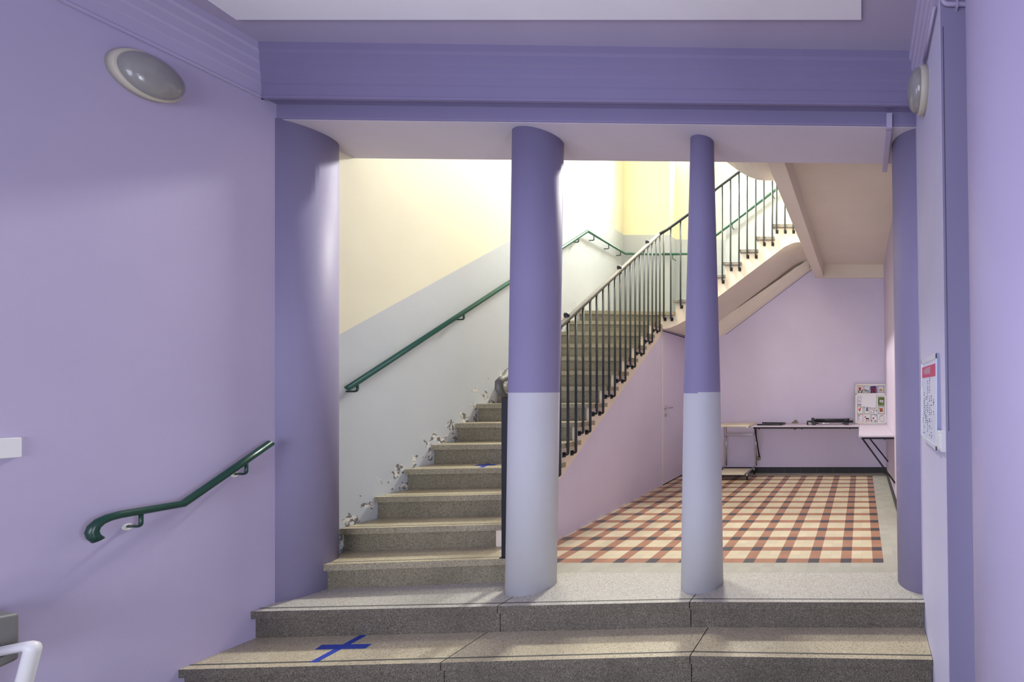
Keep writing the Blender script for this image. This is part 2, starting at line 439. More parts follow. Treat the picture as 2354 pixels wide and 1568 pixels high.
# cornice around the hall, stepped profile (projection, height)
PROF = [(0.0, 3.245), (0.018, 3.245), (0.018, 3.262), (0.010, 3.268), (0.010, 3.335), (0.020, 3.342), (0.020, 3.392), (0.032, 3.402), (0.032, 3.452),
        (0.046, 3.462), (0.046, 3.512), (0.060, 3.524), (0.060, 3.58), (0.0, 3.58)]
mb = MB()
mb.rings([[(-3.83 + p, -3.0, z) for p, z in PROF], [(-3.83 + p, 2.80 - p * 1.0, z) for p, z in PROF]])
struct('trim_3', mb, 'violet')
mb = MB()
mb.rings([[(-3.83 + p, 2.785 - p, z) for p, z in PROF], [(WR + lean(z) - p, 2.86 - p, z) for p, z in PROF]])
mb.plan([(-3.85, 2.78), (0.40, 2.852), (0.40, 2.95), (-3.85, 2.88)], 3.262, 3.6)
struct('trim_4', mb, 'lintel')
mb = MB()
mb.rings([[(WR + lean(z) - p, 2.06, z) for p, z in PROF], [(WR + lean(z) - p, 2.86 - p, z) for p, z in PROF]])
struct('trim_5', mb, 'violet')
tag(build('ceiling_panel', MB().hexa([(-3.60, 2.30, 3.552), (0.0, 2.30, 3.552), (0.0, 2.545, 3.552), (-3.65, 2.545, 3.552), (-3.60, 2.30, 3.57), (0.0, 2.30, 3.57), (0.0, 2.545, 3.57), (-3.65, 2.545, 3.57)]), 'panel'),
    'long pale grey rectangular panel on the hall ceiling', 'panel')
# skirting tiles
struct('baseboard_back', MB().box(-2.86, 0.40, YB - 0.012, YB, 0.0, 0.095), 'skirting')
struct('baseboard_right', MB().box(WR - 0.014, WR + 0.01, 3.30, YB - 0.012, 0.0, 0.095), 'skirting')

# ------------------------------------------------------------------ columns
def column(name, label, rings, mat, n=48, group='round columns under the lintel'):
    mb = MB(); out = []
    for (cx, cy, r, z) in rings: out.append([(cx + r * math.cos(2 * math.pi * j / n), cy + r * math.sin(2 * math.pi * j / n), z) for j in range(n)])
    mb.rings(out); return tag(build(name, mb, mat, smooth=True), label, 'column', group)
def lerp_rings(a, b, k): return [tuple(a[i] + (b[i] - a[i]) * t / k for i in range(4)) for t in range(k + 1)]
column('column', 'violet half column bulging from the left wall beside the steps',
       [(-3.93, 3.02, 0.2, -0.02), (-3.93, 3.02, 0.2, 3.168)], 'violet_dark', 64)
column('column', 'sturdy violet column with pale grey base next to the newel post',
       lerp_rings((-2.326, 3.075, 0.1462, 0.0), (-2.279, 3.08, 0.148, 3.168), 3), 'column')
column('column', 'slender tapering violet column with pale grey base, standing free',
       lerp_rings((-1.1326, 3.107, 0.1426, 0.0), (-1.134, 3.108, 0.1235, 1.37), 2)[:-1] + lerp_rings((-1.134, 3.108, 0.1235, 1.37), (-1.135, 3.11, 0.0787, 3.168), 3), 'column_step')
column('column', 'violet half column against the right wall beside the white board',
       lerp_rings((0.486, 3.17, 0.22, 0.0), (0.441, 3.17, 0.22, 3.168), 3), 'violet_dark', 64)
column('pier', 'thick rounded lavender pier nearest to the viewer on the right',
       [(0.655 + lean(-.5), 1.3, 0.30, -0.40), (0.655 + lean(3.6), 1.3, 0.30, 3.58)], 'violet', 72, None)

# ------------------------------------------------------------------ front steps (three slabs each, the right third turns slightly)
def step_front(name, label, z, edge, ydepth, joints, top_mat, skip=None):
    t = thing(name, label, 'step', (-1.5, edge(-1.5), z - RISE))
    xs = [-3.83] + joints + [WR]
    for i in range(len(xs) - 1):
        a, b = xs[i] + (0.0028 if i else 0), xs[i + 1] - (0.0028 if i < len(xs) - 2 else 0)
        # joints run straight back in depth
        mb = MB()
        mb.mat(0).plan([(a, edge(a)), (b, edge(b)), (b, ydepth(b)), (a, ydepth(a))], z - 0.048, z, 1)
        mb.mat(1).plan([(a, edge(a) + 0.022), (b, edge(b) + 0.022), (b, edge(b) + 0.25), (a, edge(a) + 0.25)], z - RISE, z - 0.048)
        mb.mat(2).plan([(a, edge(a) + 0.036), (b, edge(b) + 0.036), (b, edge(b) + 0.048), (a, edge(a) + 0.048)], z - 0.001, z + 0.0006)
        s = build('slab', mb, [top_mat, 'terrazzo_grimy_shaded', 'groove'], t)
        bv = s.modifiers.new('bevel', 'BEVEL'); bv.width = 0.007; bv.segments = 3; bv.limit_method = 'ANGLE'; bv.angle_limit = R(60)
    return t
def e0(x): return 2.857 + 0.0455 * min(0, x + 1.126) - 0.004 * max(0, x + 1.126)
def e1(x): return 2.570 + 0.0445 * min(0, x + 1.0) - 0.026 * max(0, x + 1.0)
step_front('landing_step', 'wide pale terrazzo step level with the column bases', 0.0, e0, lambda x: 3.316 if x > -2.86 else 3.35, [-2.34, -1.126], 'terrazzo_pale')
step_front('entrance_step', 'wide terrazzo step below the columns marked with a blue tape cross', -RISE, e1, lambda x: e0(x) + 0.05, [-2.42, -1.01], 'terrazzo_top')

# ------------------------------------------------------------------ first flight
fl = thing('stair_flight', 'lower terrazzo stair flight climbing along the grey and yellow wall', 'stairs', (-3.3, 3.1, 0))
for k in range(1, 14):
    z = k * RISE; mb = MB()
    xr = -2.47 if k == 1 else Xs(Yk(k, -2.8)) + 0.03
    xL = -3.80 if k == 1 else Xl(Yk(k, -3.9)) + 0.001
    bk = 0.03
    def P(x, off): return (x, Yk(k, x) + off)
    if k == 1:
        mb.mat(0).plan([P(xL, 0), P(xr, 0), P(xr, 0.20), (Xs(3.4) + 0.03, Yk(2, -2.8) + bk), (xL - 0.075, Yk(2, xL) + bk)], z - 0.045, z, 3)
    else:
        mb.mat(0).plan([P(xL, 0), P(xr, 0), P(xr, GO + bk), P(xL, GO + bk)], z - 0.045, z, 3)
    xr2 = (-2.50 if k == 1 else xr - 0.075)
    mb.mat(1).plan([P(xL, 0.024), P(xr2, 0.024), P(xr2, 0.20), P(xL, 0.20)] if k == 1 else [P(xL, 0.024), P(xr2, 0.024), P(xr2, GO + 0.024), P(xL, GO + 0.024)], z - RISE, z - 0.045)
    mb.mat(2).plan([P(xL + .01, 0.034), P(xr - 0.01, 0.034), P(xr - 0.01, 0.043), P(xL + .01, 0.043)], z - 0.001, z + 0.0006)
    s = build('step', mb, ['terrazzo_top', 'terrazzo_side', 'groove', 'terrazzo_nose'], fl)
    bv = s.modifiers.new('bevel', 'BEVEL'); bv.width = 0.008; bv.segments = 3; bv.limit_method = 'ANGLE'; bv.angle_limit = R(60)
# wall under the flight, its top edge following the steps; cream stringer band is paint
pts = [(3.37, 0.0)]
for k in range(2, 14):
    y0 = Yk(k, -2.8) + 0.02; z = k * RISE - 0.045
    if k > 2: pts += [(y0, (k - 1) * RISE - 0.045), (y0, z)]
    else: pts += [(3.37, z)]
pts += [(6.17, 13 * RISE - 0.045), (6.17, 2.256), (YB, 2.256), (YB, 0.0)]
mb = MB()
mb.loft([(Xs(y), y, z) for y, z in pts], [(Xs(y) - 0.09, y, z) for y, z in pts])
struct('wall_under_stair', mb, 'under_stair')
# flush cupboard door with lever handle
dr = struct('door_1', MB().plan([(Xs(6.30) + .006, 6.30), (Xs(7.12) + .006, 7.12), (Xs(7.12) - .002, 7.12), (Xs(6.30) - .002, 6.30)], 0.012, 2.225), 'lilac', bevel=0.002)
mb = MB(); mb.plan([(Xs(6.285) + .004, 6.284), (Xs(6.29) + .004, 6.296), (Xs(6.29) - .001, 6.296), (Xs(6.285) - .001, 6.284)], 0.0, 2.235)
build('door_edge', mb, 'frame_white', dr)
mb = MB(); mb.plan([(Xs(6.29) + .003, 6.29), (Xs(7.14) + .003, 7.14), (Xs(7.14) - .001, 7.14), (Xs(6.29) - .001, 6.29)], 2.228, 2.240)
mb.plan([(Xs(6.29) + .008, 6.29), (Xs(7.14) + .008, 7.14), (Xs(7.14) - .001, 7.14), (Xs(6.29) - .001, 6.29)], 0.0, 0.012)
build('door_gap', mb, 'matte_black', dr)
hx = Xs(6.36) + 0.006
mb = MB(); mb.lathe([(0.026, 0), (0.026, .008), (0.010, .010), (0.010, .05)], (hx, 6.37, 1.115), (1, 0, 0), 20)
mb.tube(fillet([(hx + .045, 6.37, 1.115), (hx + .052, 6.40, 1.115), (hx + .050, 6.50, 1.113)], .02), 0.009, 10)
h = build('door_handle', mb, 'chrome', dr, smooth=True); 
mb = MB(); mb.lathe([(0.024, 0), (0.024, .008), (0.004, .010)], (hx, 6.37, 1.01), (1, 0, 0), 20)
build('lock_rose', mb, 'chrome', dr, smooth=True)

# ------------------------------------------------------------------ landing and second flight (frontal)
ld = thing('stair_landing', 'terrazzo topped corner landing between the two stair flights', 'stairs', (-3.3, 6.7, 2.2))
mb = MB()
mb.mat(0).plan([(Xl(6.1), 6.06), (Xs(6.1) + .03, 6.150), (-2.645, 6.150), (-2.645, YB - .001), (Xl(YB), YB - .001)], Z1 - 0.048, Z1, 2)
mb.mat(1).plan([(Xl(6.1), 6.085), (-2.87, 6.178), (-2.90, YB - .001), (Xl(YB), YB - .001)], 2.256, Z1 - 0.048)
build('landing_slab', mb, ['terrazzo_top', 'terrazzo_side', 'terrazzo_nose'], ld)
def X2(i): return -2.667 + GO * (i - 1)               # nosing x of tread i on the second flight
f2 = thing('stair_flight', 'upper stair flight rising to the right with cream stringer and curved soffit', 'stairs', (-2.0, 6.7, 2.5))
for i in range(1, 8):
    z = Z1 + i * RISE; mb = MB()
    xe = X2(i + 1) + 0.03 if i < 7 else -0.766
    mb.mat(0).box(X2(i), xe, 6.165, YB - .001, z - 0.048, z)
    mb.mat(1).box(X2(i) + 0.024, xe - 0.01, 6.20, YB - .001, z - RISE, z - 0.048)
    s = build('step' if i < 7 else 'upper_landing', mb, ['terrazzo_mid', 'terrazzo_side'], f2, bevel=0.006)
# stringer + soffit slab as one profile swept back to the wall
prof = [(-2.866, 2.256)]
def soff(x): return 2.714 + 0.755 * (x + 2.017)
lo = [(-2.866, 2.256), (-2.80, 2.245), (-2.72, 2.262), (-2.62, 2.30), (-2.52, 2.355), (-2.42, soff(-2.42))]
hi = [(-1.10, soff(-1.10)), (-1.05, 3.432), (-1.00, 3.456), (-0.95, 3.472), (-0.90, 3.480), (-0.767, 3.482)]
top = [(-0.767, Z2 - 0.048)]
for i in range(7, 0, -1): top += [(X2(i) + 0.024, Z1 + i * RISE - 0.048), (X2(i) + 0.024, Z1 + (i - 1) * RISE - 0.048)]
top += [(-2.866, Z1 - 0.048)]
ring = lo + hi + top
mb = MB(); mb.loft([(x, 6.195, z) for x, z in ring], [(x, YB - .001, z) for x, z in ring])
st = build('stringer', mb, 'cream', f2)
# cream band moulding where the soffit meets the back wall
mb = MB()
A = [(x, soff(x) + 0.02) for x in (-2.45, -0.85)]
mb.loft([(-2.45, 7.10, soff(-2.45) + .02), (-2.45, YB - .001, soff(-2.45) + .02), (-2.45, YB - .001, soff(-2.45) - .22), (-2.45, 7.20, soff(-2.45) - .20)],
        [(-0.86, 7.10, soff(-0.86) - .08), (-0.86, YB - .001, soff(-0.86) - .08), (-0.86, YB - .001, soff(-0.86) - .235), (-0.86, 7.20, soff(-0.86) - .215)])
build('soffit_cove', mb, 'cream', f2)

# third flight, only its pale underside shows above the hall side of the well
ring = [(-0.765, 3.44), (-0.95, 3.44), (-1.02, 3.447), (-1.10, 3.475), (-1.20, 3.53), (-1.35, 3.643), (-3.86, 3.643 + 2.51 * .755), (-3.86, 3.95 + 2.51 * .755), (-1.30, 3.93), (-1.02, 3.72), (-0.765, 3.72)]
mb = MB(); mb.loft([(x, 3.46, z) for x, z in ring], [(x, 4.276, z) for x, z in ring])
tag(build('stair_flight', mb, 'creamwhite'), 'pale underside of the topmost stair flight seen above the railing', 'stairs')

# ------------------------------------------------------------------ railings
rl = thing('stair_railing', 'black baluster railing with silver rail and knob along the lower flight', 'railing', (-2.75, 4.5, 0.2))
def railz(y): return 1.978 + 0.7553 * (y - 3.996)
xr_ = lambda y: Xs(y) + 0.045
path = [(-2.560, 3.150, 1.350), (-2.563, 3.112, 1.362), (-2.566, 3.088, 1.400), (-2.568, 3.092, 1.445), (-2.580, 3.130, 1.466), (-2.610, 3.19, 1.475), (-2.665, 3.27, 1.495),
        (-2.725, 3.36, railz(3.36) + .03), (xr_(3.5), 3.5, railz(3.5))]
path += [(xr_(y), y, railz(y)) for y in (4.0, 4.7, 5.4, 6.08)]
mb = MB(); mb.tube(path, [0.022, 0.024, 0.025, 0.025, 0.024, 0.023, 0.023] + [0.022] * 6, 14)
build('handrail', mb, 'steel', rl, smooth=True)
mb = MB(); mb.box(-2.592, -2.545, 3.138, 3.162, RISE, 1.36); mb.box(-2.545, -2.539, 3.143, 3.157, RISE, 1.34)
mb.box(-2.600, -2.536, 3.128, 3.172, RISE, RISE + .006)
build('newel_post', mb, 'black', rl, bevel=0.002)
def baluster(parent, foot, top, out, rad=0.0118, mat='bar'):
    """foot = plate centre on the stringer face, out = direction away from the face"""
    f = Vector(foot); o = Vector(out); b = f + o * 0.042
    p = [f + o * 0.004, f + o * 0.020 + Vector((0, 0, -.002)), b + Vector((0, 0, .004)), b + Vector((0, 0, .035)), (b.x, b.y, top)]
    mb = MB(); mb.tube(fillet(p[:1] + [b + Vector((0, 0, -.002))] + p[4:], 0.03, 5), rad, 8)
    o_ = build('baluster', mb, mat, parent, smooth=True)
    a = Vector((o.y, o.x, 0)); mb = MB()
    c0 = f + Vector((0, 0, -.004)); s = 0.019
    q = [c0 - a * s, c0 + a * s]
    mb.hexa([q[0] + Vector((0, 0, -.024)), q[1] + Vector((0, 0, -.024)), q[1] + o * .010 + Vector((0, 0, -.024)), q[0] + o * .010 + Vector((0, 0, -.024)),
             q[0] + Vector((0, 0, .024)), q[1] + Vector((0, 0, .024)), q[1] + o * .010 + Vector((0, 0, .024)), q[0] + o * .010 + Vector((0, 0, .024))])
    build('mounting_plate', mb, 'black', o_)
    return o_
for k in range(2, 14):
    for d in (0.035, 0.155):
        y = Yk(k, -2.8) + d + 0.02; fx = Xs(y)
        o_ = baluster(rl, (fx, y, k * RISE - 0.108), railz(y) - 0.015, (1, 0, 0))
        if (k, d) in ((5, 0.035), (9, 0.035), (12, 0.035)):
            mb = MB(); mb.lathe([(0.012, -.03), (0.018, .0), (0.024, .022), (0.026, .044), (0.018, .064), (.001, .070)], (fx + .040, y, railz(y) - 0.012), (-0.15, -0.15, 1), 14)
            build('finial', mb, 'black', o_, smooth=True)
rl2 = thing('stair_railing', 'slender grey green baluster railing in front of the upper flight', 'railing', (-2.0, 6.15, 2.5))
rp = [(xr_(6.06), 6.06, railz(6.06)), (-2.745, 6.145, 3.635), (-2.36, 6.15, 3.915), (-2.05, 6.15, 4.215), (-1.68, 6.15, 4.492), (-0.95, 6.15, 5.043)]
mb = MB(); mb.tube(rp, 0.019, 12)
build('handrail', mb, 'bar', rl2, smooth=True)
def rz2(x):
    for a, b in zip(rp[1:], rp[2:]):
        if x <= b[0]: return a[2] + (b[2] - a[2]) * (x - a[0]) / (b[0] - a[0])
    return rp[-1][2]
feet = [(-2.80 + .012, Z1), (-2.69, Z1)]
for i in range(1, 7): feet += [(X2(i) + 0.115, Z1 + i * RISE), (X2(i) + 0.235, Z1 + i * RISE)]
feet += [(X2(7) + 0.06 + .118 * j, Z2) for j in range(4)]
for x_, z_ in feet: baluster(rl2, (x_, 6.195, z_ - 0.10), rz2(x_) - 0.01, (0, -1, 0), 0.0118)

# wall handrails
def bracket(mb, top, wall_dir, drop=0.07, off=0.07, along=(0, 0, 0)):
    t = Vector(top); w_ = Vector(wall_dir); al = Vector(along)
    mb.tube(fillet([t, t + Vector((0, 0, -drop)), t + Vector((0, 0, -drop)) + w_ * off + al], 0.02, 4), 0.0075, 8)
hr = thing('wall_handrail', 'dark green handrail with hooked lower end on the left lavender wall', 'handrail', (-3.76, 2.4, 0.7))
X = -3.76
p = [(X + .004, 2.146, 0.652), (X, 2.134, 0.675), (X, 2.130, 0.698), (X, 2.136, 0.722), (X, 2.152, 0.742), (X, 2.176, 0.754), (X, 2.21, 0.760), (X, 2.415, 0.760), (X, 2.600, 0.909), (X, 2.776, 1.054)]
mb = MB(); mb.tube(p, 0.0195, 16); build('rail', mb, 'green', hr, smooth=True)
for y, z in ((2.275, 0.765), (2.665, 0.962)):
    mb = MB(); bracket(mb, (X, y, z - .01), (-1, 0, 0), 0.075, 0.07); b_ = build('bracket', mb, 'green', hr, smooth=True)
    mb = MB(); mb.lathe([(0.018, 0), (0.016, .004)], (-3.83, y, z - .088), (1, 0, 0), 9); build('plaster_patch', mb, 'frame_white', b_)
hr = thing('wall_handrail', 'long green handrail rising along the stairwell wall and turning onto the landing', 'handrail', (-3.82, 4.7, 2.0))
def xh(y): return Xl(y) + 0.07
p = [(xh(3.235), 3.235, 1.40), (xh(4.7), 4.7, 1.40 + 1.465 * .7616), (xh(6.15), 6.15, 3.62), (xh(7.15), 7.16, 3.615), (-3.30, 7.16, 3.605)]
mb = MB(); mb.tube(p, 0.0195, 14); build('rail', mb, 'green_pale', hr, smooth=True)
for y in (3.30, 4.20, 5.1, 5.95): 
    mb = MB(); zz = 1.40 + (y - 3.235) * .7616; bracket(mb, (xh(y), y, zz - .012), (-1, 0, 0), 0.06, 0.07, (0, -0.01, 0)); build('bracket', mb, 'green', hr, smooth=True)
for y in (6.30, 6.68, 7.02):
    mb = MB(); bracket(mb, (xh(y), y, 3.605), (-1, 0, 0), 0.065, 0.07); build('bracket', mb, 'green', hr, smooth=True)
hr = thing('wall_handrail', 'green handrail on the far wall climbing behind the upper flight balusters', 'handrail', (-2.3, 7.16, 3.6))
p = [(-3.275, 7.16, 3.605), (-2.79, 7.16, 3.61), (-2.358, 7.16, 3.937), (-1.393, 7.16, 4.673), (-0.9, 7.16, 5.05)]
mb = MB(); mb.tube(p, 0.0195, 14); build('rail', mb, 'green_pale', hr, smooth=True)
for x_, z_, dz in ((-3.55 + .45, 3.605, 0), (-2.12, 4.115, 0), (-1.45, 4.63, 0)):
    mb = MB(); bracket(mb, (x_, 7.16, z_ - .01), (0.12, 1, 0), 0.065, 0.07 if x_ > -2.25 else 0.10); build('bracket', mb, 'green', hr, smooth=True)

# ------------------------------------------------------------------ wall lights
def wall_light(label, c, ax, r):
    t = thing('wall_light', label, 'wall light', c)
    mb = MB(); mb.lathe([(r, 0), (r, 0.035), (r - .004, .042), (r - .02, .044)], c, ax, 48); b_ = build('base_ring', mb, 'warm_plastic', t, smooth=True)
    cc = Vector(c) + Vector(ax) * 0.040
    prof = [((r - .012) * math.cos(R(a)), 0.010 + 0.060 * math.sin(R(a))) for a in range(0, 91, 9)]
    mb = MB(); mb.lathe([(r - .012, 0)] + prof, cc, ax, 48); build('glass_dome', mb, 'glass', t, smooth=True)
    mb = MB(); mb.tube([Vector(c) + Vector(ax) * .05 + Vector((0, -0.05, .02)), Vector(c) + Vector(ax) * .05 + Vector((0, .05, .02))], 0.018, 10)
    build('bulb', mb, 'white_plastic', t, smooth=True)
wall_light('round frosted bulkhead light under the cornice of the left wall', (-3.83, 2.325, 3.065), (1, 0, 0), 0.120)
wall_light('round frosted bulkhead light high on the narrow right wall', (WR + lean(3.1) + .002, 2.52, 3.12), (-1, 0, -0.014), 0.124)

# ------------------------------------------------------------------ folding shelf tables
def brace(parent, a, b, r=0.011):
    mb = MB(); mb.tube([a, b], r, 6); return build('brace', mb, 'matte_black', parent)
ZT = 0.823
tb = thing('wall_table', 'long pale fold-down table fixed along the back wall', 'table', (-0.9, 7.0, 0.25))
build('tabletop', MB().box(-1.72, -0.035, 6.72, YB, ZT - .022, ZT), 'laminate', tb, bevel=0.003)
mb = MB(); mb.box(-1.67, -0.05, 6.745, 6.765, ZT - .045, ZT - .022); mb.box(-1.67, -1.65, 6.745, YB, ZT - .045, ZT - .022); mb.box(-0.07, -0.05, 6.765, YB, ZT - .045, ZT - .022)
for x_ in (-1.58, -0.92, -0.18): mb.box(x_ - .006, x_ + .006, 6.748, 6.762, ZT - .062, ZT - .045)
build('frame', mb, 'matte_black', tb)
brace(tb, (-1.655, 6.77, ZT - .04), (-1.69, YB - .004, 0.265));
tb = thing('wall_table', 'narrow pale fold-down table fixed along the right wall of the room', 'table', (0.2, 6.2, 0.25))
build('tabletop', MB().box(-0.032, WR - .013, 5.33, YB - .005, ZT - .021, ZT + .001), 'laminate', tb, bevel=0.003)
mb = MB(); mb.box(-0.0, WR - .016, 5.345, 5.365, ZT - .046, ZT - .022); mb.box(0.0, 0.02, 5.365, YB - .01, ZT - .046, ZT - .022); mb.box(.28, .292, 5.348, 5.36, ZT - .06, ZT - .046)
build('frame', mb, 'matte_black', tb)
brace(tb, (0.01, 5.36, ZT - .035), (WR - .005, 5.28, 0.252)); brace(tb, (0.01, 6.62, ZT - .035), (WR - .005, 6.62, 0.285))
# broken plaster around the anchors
def patch(name, label, c, s, seed, par=None):
    rnd = random.Random(seed); mb = MB(); n = 13
    ring = [(c[0] + math.cos(2 * math.pi * j / n) * s[0] * rnd.uniform(.6, 1.1), c[1], c[2] + math.sin(2 * math.pi * j / n) * s[1] * rnd.uniform(.6, 1.1)) for j in range(n)]
    mb.loft([(x, y - 0.002, z) for x, y, z in ring], [(x, y - 0.006 * 0, z) for x, y, z in ring])
    return build(name, mb, 'plaster', par)
ring = [(-1.17, .823), (-1.13, .85), (-1.115, .865), (-1.09, .885), (-1.075, .872), (-1.055, .86), (-1.045, .823), (-1.05, .76), (-1.075, .725), (-1.11, .705), (-1.13, .735), (-1.15, .78)]
mb = MB(); mb.loft([(x, YB - .003, z) for x, z in ring], [(x, YB + .01, z) for x, z in ring]); o = build('plaster_hole', mb, 'plaster')
tag(o, 'jagged patch of broken plaster showing above and below the back table', 'plaster damage')
o = patch('plaster_hole', '', (-1.70, YB + .001, 0.245), (0.045, 0.05), 3)
tag(o, 'small ragged plaster hole where the thin black brace meets the wall', 'plaster damage')

# bent black tube on the back table
mb = MB(); yz = ZT + 0.012
mb.tube(fillet([(-1.625, 6.80, yz), (-1.25, 6.80, yz - 0.0), (-1.235, 7.10, yz), (-1.62, 7.12, yz + .002)], 0.03, 5), 0.0115, 10)
tag(build('bent_tube', mb, 'bar', smooth=True), 'u-shaped dark metal tube lying on the left end of the table', 'metal tube')
# folded tripod
tp = thing('folded_tripod', 'black folded tripod lying on the back table beside the drawings', 'tripod', (-0.5, 6.95, ZT))
for (y, z, x0, x1) in ((6.92, .068, -0.74, -0.19), (7.00, .045, -0.76, -0.13), (7.07, .070, -0.74, -0.19)):
    mb = MB(); mb.tube([(x0, y, ZT + z), (x1, y, ZT + z)], 0.0155, 10); mb.tube([(x1 - .09, y, ZT + z), (x1, y, ZT + z)], 0.020, 10); build('leg', mb, 'black', tp, smooth=True)
mb = MB(); mb.tube([(-0.78, 6.88, ZT + .026), (-0.26, 6.88, ZT + .022)], 0.009, 10); build('rod', mb, 'chrome', tp, smooth=True)
mb = MB(); mb.box(-0.27, -0.20, 6.86, 6.90, ZT + .002, ZT + .038); build('foot_clamp', mb, 'black', tp, bevel=.004)
mb = MB(); mb.hexa([(-.80, 6.86, ZT + .035), (-.73, 6.86, ZT + .035), (-.73, 6.94, ZT + .035), (-.80, 6.94, ZT + .035), (-.785, 6.87, ZT + .115), (-.745, 6.87, ZT + .115), (-.735, 6.93, ZT + .10), (-.785, 6.93, ZT + .115)])
mb.box(-0.775, -0.715, 6.84, 6.90, ZT + .001, ZT + .055); mb.box(-0.86, -0.80, 6.88, 6.94, ZT + .03, ZT + .065)
build('head', mb, 'black', tp, bevel=.006)
mb = MB(); mb.box(-0.84, -0.775, 6.875, 6.90, ZT + .010, ZT + .042); build('pan_lever', mb, 'warm_plastic', tp, bevel=.006)
mb = MB(); mb.box(-0.862, -0.835, 6.87, 6.92, ZT + .001, ZT + .032); build('knob', mb, 'rubber', tp, bevel=.005)

# ------------------------------------------------------------------ framed sheets of children's drawings
def frame_board(name, label, x0, x1, zb, zt, yb, yt, cells, group='boards of drawings leaning on the wall'):
    """board leaning back: bottom at (zb,yb), top at (zt,yt)"""
    t = thing(name, label, 'picture board', ((x0 + x1) / 2, yb, zb), group)
    def P(x, z, o=0.0):
        f = (z - zb) / (zt - zb); n = Vector((0, -(zt - zb), -(yb - yt) * 1.0)).normalized()
        v_ = Vector((x, yb + (yt - yb) * f, z)) + Vector((0, -1, 0)) * o
        return v_
    def slab(mb, xa, xb, za, zc, o0, o1):
        mb.hexa([P(xa, za, o1), P(xb, za, o1), P(xb, za, o0), P(xa, za, o0), P(xa, zc, o1), P(xb, zc, o1), P(xb, zc, o0), P(xa, zc, o0)])
    mb = MB(); slab(mb, x0, x1, zb, zt, -0.012, 0.0); build('backing', mb, 'matte_black', t)
    mb = MB(); fw = 0.026
    for a in ((x0, x1, zb, zb + fw), (x0, x1, zt - fw, zt), (x0, x0 + fw, zb, zt), (x1 - fw, x1, zb, zt)): slab(mb, a[0], a[1], a[2], a[3], 0.0, 0.010)
    build('frame', mb, 'frame_white', t)
    mb = MB(); slab(mb, x0 + .01, x1 - .01, zb + .01, zt - .01, 0.0, 0.002); build('mount', mb, 'paper', t)
    for (xa, xb, za, zc, border, strokes, bg) in cells:
        mb = MB(); mats = [bg]; slab(mb, xa, xb, za, zc, 0.002, 0.004)
        if border:
            mats.append(border); mb.mat(1); e = 0.007
            for a in ((xa, xb, za, za + e), (xa, xb, zc - e, zc), (xa, xa + e, za, zc), (xb - e, xb, za, zc)): slab(mb, a[0], a[1], a[2], a[3], 0.004, 0.005)
        for (mt, kind, pts, wd) in strokes:
            if mt not in mats: mats.append(mt)
            mb.mat(mats.index(mt))
            q = [(xa + (xb - xa) * u, za + (zc - za) * v_) for u, v_ in pts]
            if kind == 'line':
                for (a, b) in zip(q, q[1:]):
                    d = Vector((b[0] - a[0], b[1] - a[1])); 
                    if d.length < 1e-5: continue
                    nn = Vector((-d.y, d.x)).normalized() * wd / 2
                    c4 = [P(a[0] - nn.x, a[1] - nn.y, .0055), P(b[0] - nn.x, b[1] - nn.y, .0055), P(b[0] + nn.x, b[1] + nn.y, .0055), P(a[0] + nn.x, a[1] + nn.y, .0055)]
                    mb.face([mb.bm.verts.new(v) for v in c4])
            else:
                for a in q:
                    n = 9; rd = random.Random(int(a[0] * 9999))
                    mb.face([mb.bm.verts.new(P(a[0] + wd * math.cos(2 * math.pi * j / n) * rd.uniform(.75, 1.1), a[1] + wd * math.sin(2 * math.pi * j / n) * rd.uniform(.75, 1.1), .006)) for j in range(n)])
        build('drawing', mb, mats, t)
    return t, slab
def scrib(mt, cx, cy, rx, ry, n, wd, seed):
    rd = random.Random(seed)
    return (mt, 'line', [(cx + rx * rd.uniform(-1, 1), cy + ry * rd.uniform(-1, 1)) for _ in range(n)], wd)
def rim(mt, seed, wd=.006):
    rd = random.Random(seed); pts = []
    for i in range(30):
        t_ = i / 29 * 4; s_ = int(min(t_, 3.999)); f = t_ - s_
        b_ = [(f, 0), (1, f), (1 - f, 1), (0, 1 - f)][s_]
        pts.append((min(.97, max(.03, b_[0] + rd.uniform(-.05, .05))), min(.97, max(.03, b_[1] + rd.uniform(-.05, .05)))))
    return (mt, 'line', pts, wd)
x0, x1 = -0.098, 0.412
cw = [(-0.075, 0.018), (0.042, 0.135), (0.148, 0.258), (0.268, 0.372)]
AP = 'art_paper'
cells = []
za, zc = 1.325, 1.445
cells.append((cw[0][0] + .0, cw[0][1] + .02, 1.30, 1.445, 'a_yellow', [('a_red', 'dot', [(.45, .62), (.40, .72), (.52, .70), (.46, .5)], .017), ('a_deep', 'line', [(.2, .4), (.38, .1)], .012), ('a_deep', 'line', [(.85, .55), (.62, .1)], .014)], AP))
cells.append((.045, .135, 1.30, 1.445, None, [('a_leaf', 'dot', [(.2, .5), (.35, .42)], .015), ('a_blue', 'line', [(.45, .5), (.9, .35)], .012), ('a_leaf', 'line', [(.5, .3), (.5, .05), (.8, .3), (.8, .05)], .006), rim('a_violet', 4, .004)], 'paper'))
cells.append((.145, .262, 1.30, 1.445, None, [scrib('a_blue', .5, .5, .48, .48, 60, .006, 5), scrib('a_pink', .5, .5, .36, .40, 60, .009, 6), scrib('a_dark', .45, .45, .2, .2, 8, .003, 8)], AP))
cells.append((.268, .376, 1.30, 1.445, 'a_violet', [('a_yellow', 'dot', [(.35, .5), (.5, .5), (.62, .5), (.45, .55)], .014), ('a_dark', 'dot', [(.4, .28)], .005)], AP))
frame_board('drawing_board', 'white framed board of drawings behind, only its top row visible', x0, x1, ZT + .002, 1.475, 7.10, 7.195, cells)
cells = []
H0 = ZT + .004
rows = [(1.105, 1.265), (0.968, 1.095), (0.856, 0.958)]
